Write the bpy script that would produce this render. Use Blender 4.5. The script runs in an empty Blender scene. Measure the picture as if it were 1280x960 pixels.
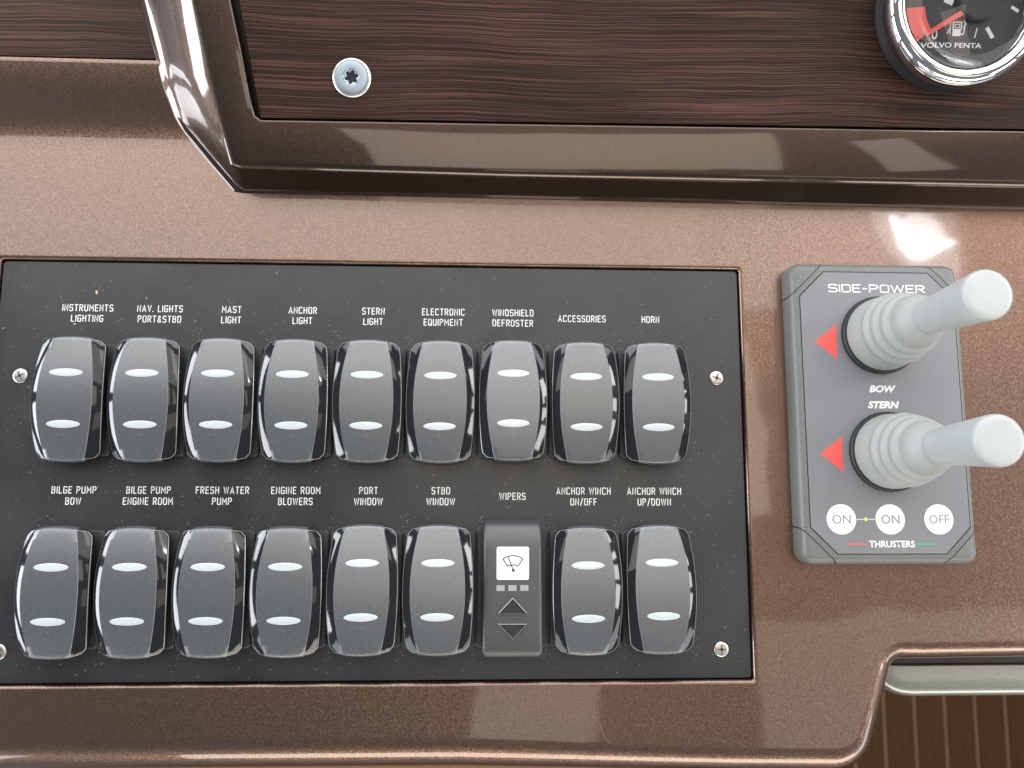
import bpy, bmesh, math, random
from mathutils import Vector, Matrix
from mathutils.geometry import tessellate_polygon

random.seed(7)
S = 0.001                      # everything below is written in millimetres
scene = bpy.context.scene
COL = scene.collection

# ------------------------------------------------------------------ camera
cd = bpy.data.cameras.new('camera')
cam = bpy.data.objects.new('camera', cd); COL.objects.link(cam)
cam.location = (36.804*S, -57.403*S, 260.57*S)
cam.rotation_euler = (0.130878, -0.042352, 0.0025137)
cd.lens = 27.03; cd.sensor_width = 36; cd.clip_start = 0.01; cd.clip_end = 30
cd.dof.use_dof = True; cd.dof.focus_distance = 0.252; cd.dof.aperture_fstop = 15
scene.camera = cam

# ------------------------------------------------------------------ world
world = bpy.data.worlds.new('World'); scene.world = world; world.use_nodes = True
bg = world.node_tree.nodes['Background']
bg.inputs[0].default_value = (0.80, 0.86, 0.92, 1); bg.inputs[1].default_value = 0.24

# ------------------------------------------------------------------ lamps
def area(name, loc, target, sx, sy, radiance, color=(1, 1, 1)):
    l = bpy.data.lights.new(name, 'AREA'); l.shape = 'RECTANGLE'
    l.size = sx; l.size_y = sy; l.energy = radiance*math.pi*sx*sy; l.color = color
    o = bpy.data.objects.new(name, l); COL.objects.link(o); o.location = loc
    d = Vector(target)-Vector(loc); o.rotation_euler = d.to_track_quat('-Z', 'Y').to_euler()
    return o
for x0, x1, L_ in ((-1.42, 0.02, 2.65), (0.02, 0.46, 2.35), (0.46, 1.0, 2.0)):
    area('skylight', ((x0+x1)/2, 0.75, 1.2), ((x0+x1)/2, 0.7499, 0), x1-x0, 0.92, L_, (1.0, 0.985, 0.96))
for x_, y_ in ((-1.0, 1.0), (1.05, 0.95), (-0.95, -1.05), (1.35, -1.0)):
    area('corner_fill_light', (x_, y_, 0.30), (0, 0, 0.05), 0.6, 0.34, 4.0, (0.95, 0.98, 1.0))  # added lamps filling the dark corners between the windows
area('windscreen_light', (0.0, 1.15, 0.66), (0, 0, 0), 2.3, 0.50, 5.0, (0.97, 0.985, 1.0))
area('port_window_light', (-1.3, 0.34, 0.25), (0, 0, 0.05), 0.50, 0.32, 14.0, (0.90, 0.95, 1.0))
area('port_window_light', (-1.3, -0.36, 0.25), (0, 0, 0.05), 0.72, 0.32, 14.0, (0.90, 0.95, 1.0))
area('starboard_window_light', (1.2, 0.36, 0.60), (0, 0, 0), 0.40, 0.24, 15.0, (1.0, 1.0, 1.0))
area('starboard_window_light', (1.2, -0.02, 0.60), (0, 0, 0), 0.20, 0.24, 13.0, (1.0, 1.0, 1.0))
area('starboard_window_light', (1.2, -0.36, 0.60), (0, 0, 0), 0.34, 0.24, 13.0, (1.0, 1.0, 1.0))
area('cockpit_opening_light', (0.35, -1.5, 0.40), (0.1, 0, 0), 1.9, 0.44, 6.0, (1.0, 0.93, 0.80))
for sx_, sy_, L_, rz_, ox, oy, shp in ((.042, .026, 60, .6, 0, 0, 'RECTANGLE'), (.085, .014, 22, .12, -.03, .004, 'ELLIPSE'), (.022, .062, 16, -.5, .012, -.016, 'ELLIPSE'), (.085, .065, 6, .2, -.01, 0, 'ELLIPSE'), (.19, .085, 2.4, .1, -.02, 0, 'ELLIPSE')):
    o = area('added_glint_light', (0.725+ox, 0.325+oy, 0.86+L_*.0004), (0.19+ox, 0.03+oy, 0), sx_, sy_, L_); o.data.shape = shp; o.rotation_euler.z += rz_  # added lamps, stacked to shape one glint with streaks and halo
area('reflection_patch_light', (1.15, 0.85, 1.2), (1.15, 0.8499, 0), 0.66, 0.60, 3.0, (1.0, 0.95, 0.85))  # added overhead lamp patches, shaped for pale reflections in gloss and glass
HL = (1.0, 0.87, 0.70)
o = area('reflection_patch_light', (0.20, 0.02, 1.2), (0.20, 0.0201, 0), 0.76, 0.34, 2.5, HL); o.rotation_euler.z += .08
o = area('reflection_patch_light', (0.81, 0.04, 1.2), (0.81, 0.0401, 0), 0.13, 0.30, 2.3, HL); o.rotation_euler.z += .35
o = area('reflection_patch_light', (0.14, -0.50, 1.2), (0.14, -0.4999, 0), 0.22, 0.28, 1.7, HL); o.rotation_euler.z -= .12
o = area('reflection_patch_light', (0.86, -0.46, 1.2), (0.86, -0.4599, 0), 0.62, 0.34, 1.3, HL); o.rotation_euler.z += .05

scene.view_settings.view_transform = 'Standard'
scene.view_settings.look = 'None'
scene.view_settings.exposure = 0.0
scene.view_settings.gamma = 1.0
scene.view_settings.use_curve_mapping = False
scene.render.engine = 'CYCLES'
scene.cycles.max_bounces = 8
scene.cycles.use_denoising = True
scene.cycles.sample_clamp_indirect = 6

# ------------------------------------------------------------------ materials
def nt(m): return m.node_tree.nodes, m.node_tree.links
def mat(name, color, rough=0.5, metal=0.0, coat=0.0, coat_rough=0.03, spec=0.5, var=0.0, var_scale=300,
        bump=0.0, bump_scale=2000, bump_dist=0.0001, dust=0.0, dust_scale=420, rvar=0.0):
    m = bpy.data.materials.new(name); m.use_nodes = True
    N, L = nt(m); b = N['Principled BSDF']
    b.inputs['Base Color'].default_value = (*color, 1)
    b.inputs['Roughness'].default_value = rough
    b.inputs['Metallic'].default_value = metal
    b.inputs['Coat Weight'].default_value = coat
    b.inputs['Coat Roughness'].default_value = coat_rough
    b.inputs['Specular IOR Level'].default_value = spec
    tc = N.new('ShaderNodeTexCoord')
    src = None
    if var:
        n = N.new('ShaderNodeTexNoise'); n.inputs['Scale'].default_value = var_scale; n.inputs['Detail'].default_value = 4
        L.new(tc.outputs['Object'], n.inputs['Vector'])
        r = N.new('ShaderNodeValToRGB'); r.color_ramp.elements[0].position = 0.3; r.color_ramp.elements[1].position = 0.7
        r.color_ramp.elements[0].color = (*[c*(1-var) for c in color], 1)
        r.color_ramp.elements[1].color = (*[min(1, c*(1+var)) for c in color], 1)
        L.new(n.outputs['Fac'], r.inputs['Fac']); src = r.outputs['Color']
    if dust:
        v = N.new('ShaderNodeTexVoronoi'); v.inputs['Scale'].default_value = dust_scale
        L.new(tc.outputs['Object'], v.inputs['Vector'])
        # speck only in some cells, radius from the cell's random colour
        sp = N.new('ShaderNodeSeparateColor'); L.new(v.outputs['Color'], sp.inputs['Color'])
        rr = N.new('ShaderNodeMapRange'); rr.inputs[1].default_value = 1-dust; rr.inputs[2].default_value = 1.0
        rr.inputs[3].default_value = 0.0; rr.inputs[4].default_value = 0.11
        L.new(sp.outputs[0], rr.inputs[0])
        lt = N.new('ShaderNodeMath'); lt.operation = 'LESS_THAN'
        L.new(v.outputs['Distance'], lt.inputs[0]); L.new(rr.outputs[0], lt.inputs[1])
        fq = N.new('ShaderNodeMath'); fq.operation = 'MULTIPLY'; L.new(lt.outputs[0], fq.inputs[0]); L.new(sp.outputs[1], fq.inputs[1])
        mx = N.new('ShaderNodeMix'); mx.data_type = 'RGBA'
        L.new(fq.outputs[0], mx.inputs['Factor'])
        if src: L.new(src, mx.inputs['A'])
        else: mx.inputs['A'].default_value = (*color, 1)
        mx.inputs['B'].default_value = (0.45, 0.43, 0.40, 1)
        src = mx.outputs['Result']
    if src: L.new(src, b.inputs['Base Color'])
    if rvar:
        n2 = N.new('ShaderNodeTexNoise'); n2.inputs['Scale'].default_value = 35; n2.inputs['Detail'].default_value = 6
        L.new(tc.outputs['Object'], n2.inputs['Vector'])
        mr = N.new('ShaderNodeMapRange'); mr.inputs[1].default_value = 0.3; mr.inputs[2].default_value = 0.7
        mr.inputs[3].default_value = rough-rvar; mr.inputs[4].default_value = rough+rvar
        L.new(n2.outputs['Fac'], mr.inputs[0]); L.new(mr.outputs[0], b.inputs['Roughness'])
    if bump:
        n = N.new('ShaderNodeTexNoise'); n.inputs['Scale'].default_value = bump_scale; n.inputs['Detail'].default_value = 2
        L.new(tc.outputs['Object'], n.inputs['Vector'])
        bp = N.new('ShaderNodeBump'); bp.inputs['Strength'].default_value = bump; bp.inputs['Distance'].default_value = bump_dist
        L.new(n.outputs['Fac'], bp.inputs['Height']); L.new(bp.outputs['Normal'], b.inputs['Normal'])
    return m

def metallic_paint(name, dark, light, metal=0.96, rough=0.34, wave=0.3, fleck=0.3):
    """bronze-brown flake paint under a clear gloss coat"""
    m = bpy.data.materials.new(name); m.use_nodes = True
    N, L = nt(m); b = N['Principled BSDF']
    tc = N.new('ShaderNodeTexCoord')
    v = N.new('ShaderNodeTexVoronoi'); v.inputs['Scale'].default_value = 4300
    L.new(tc.outputs['Object'], v.inputs['Vector'])
    sp = N.new('ShaderNodeSeparateColor'); L.new(v.outputs['Color'], sp.inputs['Color'])
    n = N.new('ShaderNodeTexNoise'); n.inputs['Scale'].default_value = 2300; n.inputs['Detail'].default_value = 2
    L.new(tc.outputs['Object'], n.inputs['Vector'])
    ad = N.new('ShaderNodeMath'); ad.operation = 'ADD'; L.new(sp.outputs[0], ad.inputs[0]); L.new(n.outputs['Fac'], ad.inputs[1])
    r = N.new('ShaderNodeValToRGB')
    e = r.color_ramp.elements; e[0].position = 0.35; e[0].color = (*dark, 1); e[1].position = 1.0; e[1].color = (*light, 1)
    k = e.new(0.70); k.color = (*[(a+c)/2*0.95 for a, c in zip(dark, light)], 1)
    hv = N.new('ShaderNodeMath'); hv.operation = 'MULTIPLY'; hv.inputs[1].default_value = 0.62
    L.new(ad.outputs[0], hv.inputs[0]); L.new(hv.outputs[0], r.inputs['Fac'])
    L.new(r.outputs['Color'], b.inputs['Base Color'])
    b.inputs['Metallic'].default_value = metal; b.inputs['Roughness'].default_value = rough
    b.inputs['Coat Weight'].default_value = 1.0; b.inputs['Coat IOR'].default_value = 1.55; b.inputs['Coat Roughness'].default_value = 0.045
    # flakes tip at their own angle; the coat only carries a faint orange peel
    gm = N.new('ShaderNodeNewGeometry')
    sub = N.new('ShaderNodeVectorMath'); sub.operation = 'SUBTRACT'; sub.inputs[1].default_value = (0.5, 0.5, 0.5)
    L.new(v.outputs['Color'], sub.inputs[0])
    sc = N.new('ShaderNodeVectorMath'); sc.operation = 'SCALE'; sc.inputs['Scale'].default_value = fleck
    L.new(sub.outputs[0], sc.inputs[0])
    av = N.new('ShaderNodeVectorMath'); av.operation = 'ADD'; L.new(gm.outputs['Normal'], av.inputs[0]); L.new(sc.outputs[0], av.inputs[1])
    nm = N.new('ShaderNodeVectorMath'); nm.operation = 'NORMALIZE'; L.new(av.outputs[0], nm.inputs[0])
    L.new(nm.outputs[0], b.inputs['Normal'])
    n3 = N.new('ShaderNodeTexNoise'); n3.inputs['Scale'].default_value = 28; n3.inputs['Detail'].default_value = 1
    L.new(tc.outputs['Object'], n3.inputs['Vector'])
    bp = N.new('ShaderNodeBump'); bp.inputs['Strength'].default_value = wave; bp.inputs['Distance'].default_value = 0.0006
    L.new(n3.outputs['Fac'], bp.inputs['Height']); L.new(bp.outputs['Normal'], b.inputs['Coat Normal'])
    return m

def wood_mat(name, dark, mid, light, tilt=0.0):
    m = bpy.data.materials.new(name); m.use_nodes = True
    N, L = nt(m); b = N['Principled BSDF']
    tc = N.new('ShaderNodeTexCoord')
    mp = N.new('ShaderNodeMapping'); mp.inputs['Scale'].default_value = (1, 1, 1); mp.inputs['Rotation'].default_value = (0, 0, tilt)
    L.new(tc.outputs['Object'], mp.inputs['Vector'])
    # slow waviness of the grain lines
    w = N.new('ShaderNodeTexNoise'); w.inputs['Scale'].default_value = 11; w.inputs['Detail'].default_value = 3
    L.new(mp.outputs[0], w.inputs['Vector'])
    ws = N.new('ShaderNodeVectorMath'); ws.operation = 'SUBTRACT'; ws.inputs[1].default_value = (0.5, 0.5, 0.5); L.new(w.outputs['Color'], ws.inputs[0])
    wm = N.new('ShaderNodeVectorMath'); wm.operation = 'MULTIPLY'; wm.inputs[1].default_value = (0, 0.008, 0); L.new(ws.outputs[0], wm.inputs[0])
    wa = N.new('ShaderNodeVectorMath'); wa.operation = 'ADD'; L.new(mp.outputs[0], wa.inputs[0]); L.new(wm.outputs[0], wa.inputs[1])
    st = N.new('ShaderNodeMapping'); st.inputs['Scale'].default_value = (13, 2500, 1); L.new(wa.outputs[0], st.inputs['Vector'])
    g = N.new('ShaderNodeTexNoise'); g.inputs['Scale'].default_value = 1.0; g.inputs['Detail'].default_value = 4; g.inputs['Roughness'].default_value = 0.62
    L.new(st.outputs[0], g.inputs['Vector'])
    st2 = N.new('ShaderNodeMapping'); st2.inputs['Scale'].default_value = (10, 130, 1); L.new(wa.outputs[0], st2.inputs['Vector'])
    g2 = N.new('ShaderNodeTexNoise'); g2.inputs['Scale'].default_value = 1.0; g2.inputs['Detail'].default_value = 2; L.new(st2.outputs[0], g2.inputs['Vector'])
    ad = N.new('ShaderNodeMath'); ad.operation = 'MULTIPLY_ADD'; ad.inputs[1].default_value = 0.22; L.new(g2.outputs['Fac'], ad.inputs[0]); L.new(g.outputs['Fac'], ad.inputs[2])
    r = N.new('ShaderNodeValToRGB'); e = r.color_ramp.elements
    e[0].position = 0.56; e[0].color = (*dark, 1); e[1].position = 0.72; e[1].color = (*light, 1)
    k = e.new(0.625); k.color = (*mid, 1)
    L.new(ad.outputs[0], r.inputs['Fac']); L.new(r.outputs['Color'], b.inputs['Base Color'])
    b.inputs['Roughness'].default_value = 0.5; b.inputs['Specular IOR Level'].default_value = 0.11
    bp = N.new('ShaderNodeBump'); bp.inputs['Strength'].default_value = 0.6; bp.inputs['Distance'].default_value = 0.00015
    L.new(ad.outputs[0], bp.inputs['Height']); L.new(bp.outputs['Normal'], b.inputs['Normal'])
    return m

M = {}
M['paint'] = metallic_paint('bronze_flake_paint', (0.140, 0.082, 0.059), (0.250, 0.157, 0.115), fleck=0.18)
M['pod'] = metallic_paint('dark_bronze_flake_paint', (0.046, 0.028, 0.021), (0.078, 0.048, 0.035), rough=0.30, fleck=0.07)
M['wenge'] = wood_mat('wenge_veneer', (0.019, 0.0105, 0.0085), (0.036, 0.018, 0.0145), (0.088, 0.041, 0.031))
M['plate'] = mat('black_satin_plate', (0.019, 0.020, 0.0225), rough=0.38, spec=0.60, var=0.22, var_scale=45, bump=0.25, bump_scale=2500, bump_dist=0.00004, dust=0.10, dust_scale=300, rvar=0.10)
M['gloss'] = mat('black_gloss_plastic', (0.012, 0.013, 0.015), rough=0.07, dust=0.03, dust_scale=500)
M['matte'] = mat('black_matte_plastic', (0.053, 0.060, 0.070), rough=0.35, spec=1.7, bump=0.6, bump_scale=3500, bump_dist=0.00006, dust=0.13, dust_scale=480, var=0.42, var_scale=2600)
M['base'] = mat('dark_grey_plastic', (0.030, 0.031, 0.033), rough=0.5, bump=0.3, bump_scale=3000, bump_dist=0.00005, dust=0.12, dust_scale=420)
M['edge'] = mat('painted_edge_highlight', (0.17, 0.18, 0.19), rough=0.25, spec=0.8)  # lighter grey paints the highlight lines along the rocker edges
M['lens'] = mat('white_translucent_lens', (0.50, 0.555, 0.58), rough=0.25, coat=0.8, coat_rough=0.12)
M['ink'] = mat('white_printed_ink', (0.78, 0.79, 0.79), rough=0.6)
M['steel'] = mat('stainless_steel', (0.55, 0.53, 0.49), rough=0.36, metal=1.0, var=0.1, var_scale=900)
M['zinc'] = mat('blue_zinc_steel', (0.36, 0.43, 0.50), rough=0.42, metal=1.0, bump=0.3, bump_scale=4000, bump_dist=0.00003)
M['recess'] = mat('dark_recess', (0.008, 0.008, 0.008), rough=0.7)
M['housing'] = mat('grey_green_moulded_plastic', (0.135, 0.144, 0.139), rough=0.38, var=0.22, var_scale=2200, bump=0.5, bump_scale=2200, bump_dist=0.00008)
M['film'] = mat('grey_label_film', (0.185, 0.191, 0.207), rough=0.38, var=0.05, var_scale=40, bump=0.1, bump_scale=3000, bump_dist=0.00003)
M['rubber'] = mat('pale_grey_rubber', (0.335, 0.350, 0.345), rough=0.5, var=0.04, var_scale=120, bump=0.15, bump_scale=1800, bump_dist=0.00005)
M['cap'] = mat('pale_grey_smooth_plastic', (0.42, 0.445, 0.445), rough=0.36, var=0.03, var_scale=150)
M['black'] = mat('black_rubber', (0.013, 0.013, 0.015), rough=0.5)
M['white'] = mat('white_print', (0.74, 0.75, 0.74), rough=0.4)
M['grey_ink'] = mat('grey_print', (0.22, 0.23, 0.23), rough=0.5)
M['red'] = mat('red_print', (0.80, 0.095, 0.085), rough=0.45)
M['green'] = mat('green_print', (0.03, 0.42, 0.25), rough=0.45)
M['yellow'] = mat('yellow_print', (0.70, 0.68, 0.08), rough=0.4)
M['arrow'] = mat('satin_black_button', (0.022, 0.023, 0.026), rough=0.3)
M['bright_edge'] = mat('painted_button_highlight', (0.42, 0.43, 0.44), rough=0.3)  # pale colour stands in for the glint on the arrow button rims
M['wiper_body'] = mat('dark_grey_textured_plastic', (0.040, 0.042, 0.046), rough=0.42, spec=0.9, bump=0.6, bump_scale=3500, bump_dist=0.00006, dust=0.14, dust_scale=480, var=0.35, var_scale=2600)
M['icon'] = mat('dark_icon_print', (0.05, 0.055, 0.06), rough=0.5)
M['led'] = mat('grey_indicator_window', (0.30, 0.31, 0.31), rough=0.35)
M['chrome'] = mat('chrome', (0.86, 0.86, 0.87), rough=0.04, metal=1.0)
M['chrome_soft'] = mat('satin_chrome', (0.55, 0.56, 0.57), rough=0.12, metal=1.0)
M['dial'] = mat('black_dial', (0.016, 0.016, 0.017), rough=0.5)
M['silver'] = mat('silver_grey_paint', (0.30, 0.31, 0.285), rough=0.33, metal=0.6, coat=0.8, var=0.12, var_scale=1800)
M['teak'] = wood_mat('dark_teak', (0.036, 0.0155, 0.005), (0.047, 0.020, 0.006), (0.062, 0.027, 0.008), tilt=math.pi/2)
M['caulk'] = mat('tan_caulk', (0.19, 0.10, 0.055), rough=0.6, spec=.2, var=0.1, var_scale=20)
M['crumb'] = mat('tan_crumb', (0.65, 0.52, 0.30), rough=0.8)
gl = bpy.data.materials.new('clear_glass'); gl.use_nodes = True
gb = gl.node_tree.nodes['Principled BSDF']
gb.inputs['Base Color'].default_value = (1, 1, 1, 1); gb.inputs['Roughness'].default_value = 0.01
gb.inputs['Transmission Weight'].default_value = 1.0; gb.inputs['IOR'].default_value = 1.45
M['glass'] = gl

# ------------------------------------------------------------------ helpers
def mesh_obj(name, verts, faces, m, parent=None, loc=(0, 0, 0), smooth=True, angle=32, rot=None):
    me = bpy.data.meshes.new(name)
    me.from_pydata([(v[0]*S, v[1]*S, v[2]*S) for v in verts], [], faces)
    me.validate(); me.update()
    bm = bmesh.new(); bm.from_mesh(me)
    bmesh.ops.recalc_face_normals(bm, faces=bm.faces); bm.to_mesh(me); bm.free()
    return link(name, me, m, parent, loc, smooth, angle, rot)

def link(name, me, m, parent=None, loc=(0, 0, 0), smooth=True, angle=32, rot=None):
    me.materials.clear(); me.materials.append(m)
    if smooth:
        me.polygons.foreach_set('use_smooth', [True]*len(me.polygons))
        me.set_sharp_from_angle(angle=math.radians(angle))
    o = bpy.data.objects.new(name, me); COL.objects.link(o)
    o.parent = parent; o.location = Vector(loc)*S
    if rot: o.rotation_euler = rot
    return o

def thing(name, label, cat, loc=(0, 0, 0), group=None):
    o = bpy.data.objects.new(name, None); COL.objects.link(o); o.location = Vector(loc)*S
    o.empty_display_size = 0.01
    o['label'] = label; o['category'] = cat
    if group: o['group'] = group
    return o

def tag(o, label, cat=None, group=None):
    o['label'] = label
    if cat: o['category'] = cat
    if group: o['group'] = group
    return o

def loft(loops, close_top=True, close_bottom=False):
    """loops: list of equal-length closed 3-D loops"""
    n = len(loops[0]); V = [p for l in loops for p in l]; F = []
    for k in range(len(loops)-1):
        for i in range(n):
            j = (i+1) % n
            F.append((k*n+i, k*n+j, (k+1)*n+j, (k+1)*n+i))
    if close_top: F.append(tuple((len(loops)-1)*n+i for i in range(n)))
    if close_bottom: F.append(tuple(reversed(range(n))))
    return V, F

def rrect(hx, hy, r, z, n=6, cx=0, cy=0):
    P = []
    for (sx, sy, a0) in ((1, 1, 0), (-1, 1, 90), (-1, -1, 180), (1, -1, 270)):
        for k in range(n+1):
            a = math.radians(a0+90*k/n)
            P.append((cx+sx*(hx-r)+r*math.cos(a), cy+sy*(hy-r)+r*math.sin(a), z))
    return P

def circle(r, z, n=32, cx=0, cy=0):
    return [(cx+r*math.cos(2*math.pi*k/n), cy+r*math.sin(2*math.pi*k/n), z) for k in range(n)]

def lathe(profile, n=64, close_top=True, close_bottom=False):
    return loft([circle(r, z, n) for r, z in profile], close_top, close_bottom)

def disc(name, r, z0, z1, m, parent, loc, n=40, ry=None):
    ry = ry or r
    L = [[(x*1, y*ry/r, z) for x, y, z in circle(rr, zz, n)] for rr, zz in ((r, z0), (r, z1-0.05), (r-0.06, z1))]
    V, F = loft(L)
    return mesh_obj(name, V, F, m, parent, loc)

def slab(name, poly, z0, z1, m, parent, loc=(0, 0, 0), bev=0.1):
    """polygonal slab with a chamfered top rim (convex polygon, ccw or cw)"""
    cx = sum(p[0] for p in poly)/len(poly); cy = sum(p[1] for p in poly)/len(poly)
    def ins(p):
        d = math.hypot(p[0]-cx, p[1]-cy) or 1
        return (p[0]-(p[0]-cx)/d*bev, p[1]-(p[1]-cy)/d*bev)
    L = [[(p[0], p[1], z0) for p in poly], [(p[0], p[1], z1-bev*0.6) for p in poly], [(*ins(p), z1) for p in poly]]
    V, F = loft(L)
    return mesh_obj(name, V, F, m, parent, loc, smooth=False)

def second_material(o, m2, pick):
    o.data.materials.append(m2)
    for p in o.data.polygons:
        if pick(p): p.material_index = 1

# ------------------------------------------------------------------ engraved stroke lettering
def arc(cx, cy, rx, ry, a0, a1, n=7):
    return [(cx+rx*math.cos(math.radians(a0+(a1-a0)*k/n)), cy+ry*math.sin(math.radians(a0+(a1-a0)*k/n))) for k in range(n+1)]
w = 0.50; c = 0.16
def rr(x0, y0, x1, y1, r):
    return arc(x1-r, y1-r, r, r, 90, 0, 4)+arc(x1-r, y0+r, r, r, 0, -90, 4)+arc(x0+r, y0+r, r, r, -90, -180, 4)+arc(x0+r, y1-r, r, r, 180, 90, 4)
G = {
 'A': (w+.06, [[(0, 0), (.28, 1), (.56, 0)], [(.09, .28), (.47, .28)]]),
 'B': (w, [[(0, 0), (0, 1), (.34, 1)]+arc(.30, .77, .18, .23, 80, -90, 5)+[(0, .54)], [(.3, .54)]+arc(.32, .27, .18, .27, 80, -90, 5)+[(0, 0)]]),
 'C': (w, [arc(w-c, 1-c, c, c, 10, 90, 4)+arc(c, 1-c, c, c, 90, 180, 4)+arc(c, c, c, c, 180, 270, 4)+arc(w-c, c, c, c, 270, 350, 4)]),
 'D': (w, [[(0, 0), (0, 1), (.28, 1)]+arc(w-.2, .8, .2, .2, 80, 0, 4)+arc(w-.2, .2, .2, .2, 0, -90, 4)+[(0, 0)]]),
 'E': (w-.06, [[(w-.06, 1), (0, 1), (0, 0), (w-.06, 0)], [(0, .52), (w-.12, .52)]]),
 'F': (w-.06, [[(w-.06, 1), (0, 1), (0, 0)], [(0, .52), (w-.12, .52)]]),
 'G': (w, [arc(w-c, 1-c, c, c, 10, 90, 4)+arc(c, 1-c, c, c, 90, 180, 4)+arc(c, c, c, c, 180, 270, 4)+arc(w-c, c, c, c, 270, 360, 4)+[(w, .48), (w-.22, .48)]]),
 'H': (w, [[(0, 0), (0, 1)], [(w, 0), (w, 1)], [(0, .52), (w, .52)]]),
 'I': (0.0, [[(0, 0), (0, 1)]]),
 'L': (w-.10, [[(0, 1), (0, 0), (w-.10, 0)]]),
 'M': (w+.12, [[(0, 0), (0, 1), (.31, .38), (.62, 1), (.62, 0)]]),
 'N': (w, [[(0, 0), (0, 1), (w, 0), (w, 1)]]),
 'O': (w, [rr(0, 0, w, 1, c)+[(w-c+.02, 1)]]),
 'P': (w, [[(0, 0), (0, 1), (.30, 1)]+arc(.28, .74, .22, .26, 80, -90, 6)+[(0, .48)]]),
 'Q': (w, [rr(0, 0, w, 1, c)+[(w-c+.02, 1)], [(.30, .24), (.54, -.06)]]),
 'R': (w, [[(0, 0), (0, 1), (.30, 1)]+arc(.28, .74, .22, .26, 80, -90, 6)+[(0, .48)], [(.24, .48), (w, 0)]]),
 'S': (w, [arc(w-c, 1-c, c, c, 10, 90, 4)+arc(c, 1-c, c, c, 90, 180, 4)+arc(c, .52+c, c, c, 180, 250, 3)+arc(w-c, .50-c, c, c, 70, 0, 3)+arc(w-c, c, c, c, 0, -90, 4)+arc(c, c, c, c, 270, 190, 4)]),
 'T': (w, [[(0, 1), (w, 1)], [(w/2, 1), (w/2, 0)]]),
 'U': (w, [[(0, 1)]+arc(c, c, c, c, 180, 270, 5)+arc(w-c, c, c, c, 270, 360, 5)+[(w, 1)]]),
 'V': (w+.04, [[(0, 1), (.27, 0), (.54, 1)]]),
 'W': (w+.26, [[(0, 1), (.19, 0), (.38, .95), (.57, 0), (.76, 1)]]),
 '.': (0.02, [[(0, 0), (0.02, .07)]]),
 '/': (.36, [[(0, -.08), (.36, 1.08)]]),
 '-': (.26, [[(0, .48), (.26, .48)]]),
 '&': (.54, [[(.54, 0), (.12, .62)]+arc(.25, .80, .15, .20, 200, -20, 6)+[(.08, .42)]+arc(.20, .22, .20, .22, 150, 290, 6)+[(.52, .40)]]),
 '0': (w, [rr(0, 0, w, 1, c)+[(w-c+.02, 1)]]),
 ' ': (.20, []),
}
def ribbon(pts, hw, z, V, F):
    """flat mitred ribbon along a polyline"""
    P = [Vector(p) for p in pts]
    Q = [P[0]]
    for p in P[1:]:
        if (p-Q[-1]).length > 1e-4: Q.append(p)
    P = Q; n = len(P)
    if n < 2: return
    base = len(V)
    for i in range(n):
        d0 = (P[i]-P[i-1]).normalized() if i else (P[1]-P[0]).normalized()
        d1 = (P[i+1]-P[i]).normalized() if i < n-1 else d0
        t = (d0+d1)
        t = t.normalized() if t.length > 1e-3 else d0
        nr = Vector((-t.y, t.x)); k = hw/max(0.5, abs(nr.dot(Vector((-d0.y, d0.x)))))
        p = P[i]
        if i == 0: p = p-d0*hw*0.6
        if i == n-1: p = p+d0*hw*0.6
        V.append((p.x+nr.x*k, p.y+nr.y*k, z)); V.append((p.x-nr.x*k, p.y-nr.y*k, z))
    for i in range(n-1):
        a = base+2*i; F.append((a, a+1, a+3, a+2))

def stroke_text(lines, cx, cy, z, h, pitch, hw, m, parent, name='lettering', wide=1.0, gap=.24, label=None):
    V, F = [], []
    for li, txt in enumerate(lines):
        y0 = cy+(len(lines)-1)*pitch/2-li*pitch-h/2
        W = sum(G[ch][0]*wide+gap for ch in txt)-gap
        x = cx-W*h/2
        for ch in txt:
            gw, strokes = G[ch]
            for si, s in enumerate(strokes):
                ribbon([(x+p[0]*wide*h, y0+p[1]*h) for p in s], hw, z+0.012*si, V, F)
            x += (gw*wide+gap)*h
    o = mesh_obj(name, V, F, m, parent, smooth=False)
    o['label'] = label or ('lettering reading '+' '.join(lines))
    return o

def font_text(body, cx, cy, z, size, m, parent, name='lettering', shear=0.0, wide=1.0, bold=0.0, rot=0.0, label=None):
    cu = bpy.data.curves.new(name, 'FONT'); cu.body = body; cu.size = size*S; cu.align_x = 'CENTER'; cu.align_y = 'CENTER'
    cu.shear = shear; cu.offset = bold*S; cu.resolution_u = 3
    t = bpy.data.objects.new('t', cu); COL.objects.link(t)
    bpy.context.view_layer.update()
    me = bpy.data.meshes.new_from_object(t.evaluated_get(bpy.context.evaluated_depsgraph_get()))
    bpy.data.objects.remove(t); bpy.data.curves.remove(cu)
    xs = [v.co.x for v in me.vertices]; ys = [v.co.y for v in me.vertices]
    mx, my = (min(xs)+max(xs))/2, (min(ys)+max(ys))/2
    for v in me.vertices: v.co.x = (v.co.x-mx)*wide; v.co.y -= my
    me.transform(Matrix.Rotation(rot, 4, 'Z')); me.name = name
    o = link(name, me, m, parent, (cx, cy, z), smooth=False)
    o['label'] = label or ('lettering reading '+body)
    return o

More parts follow.
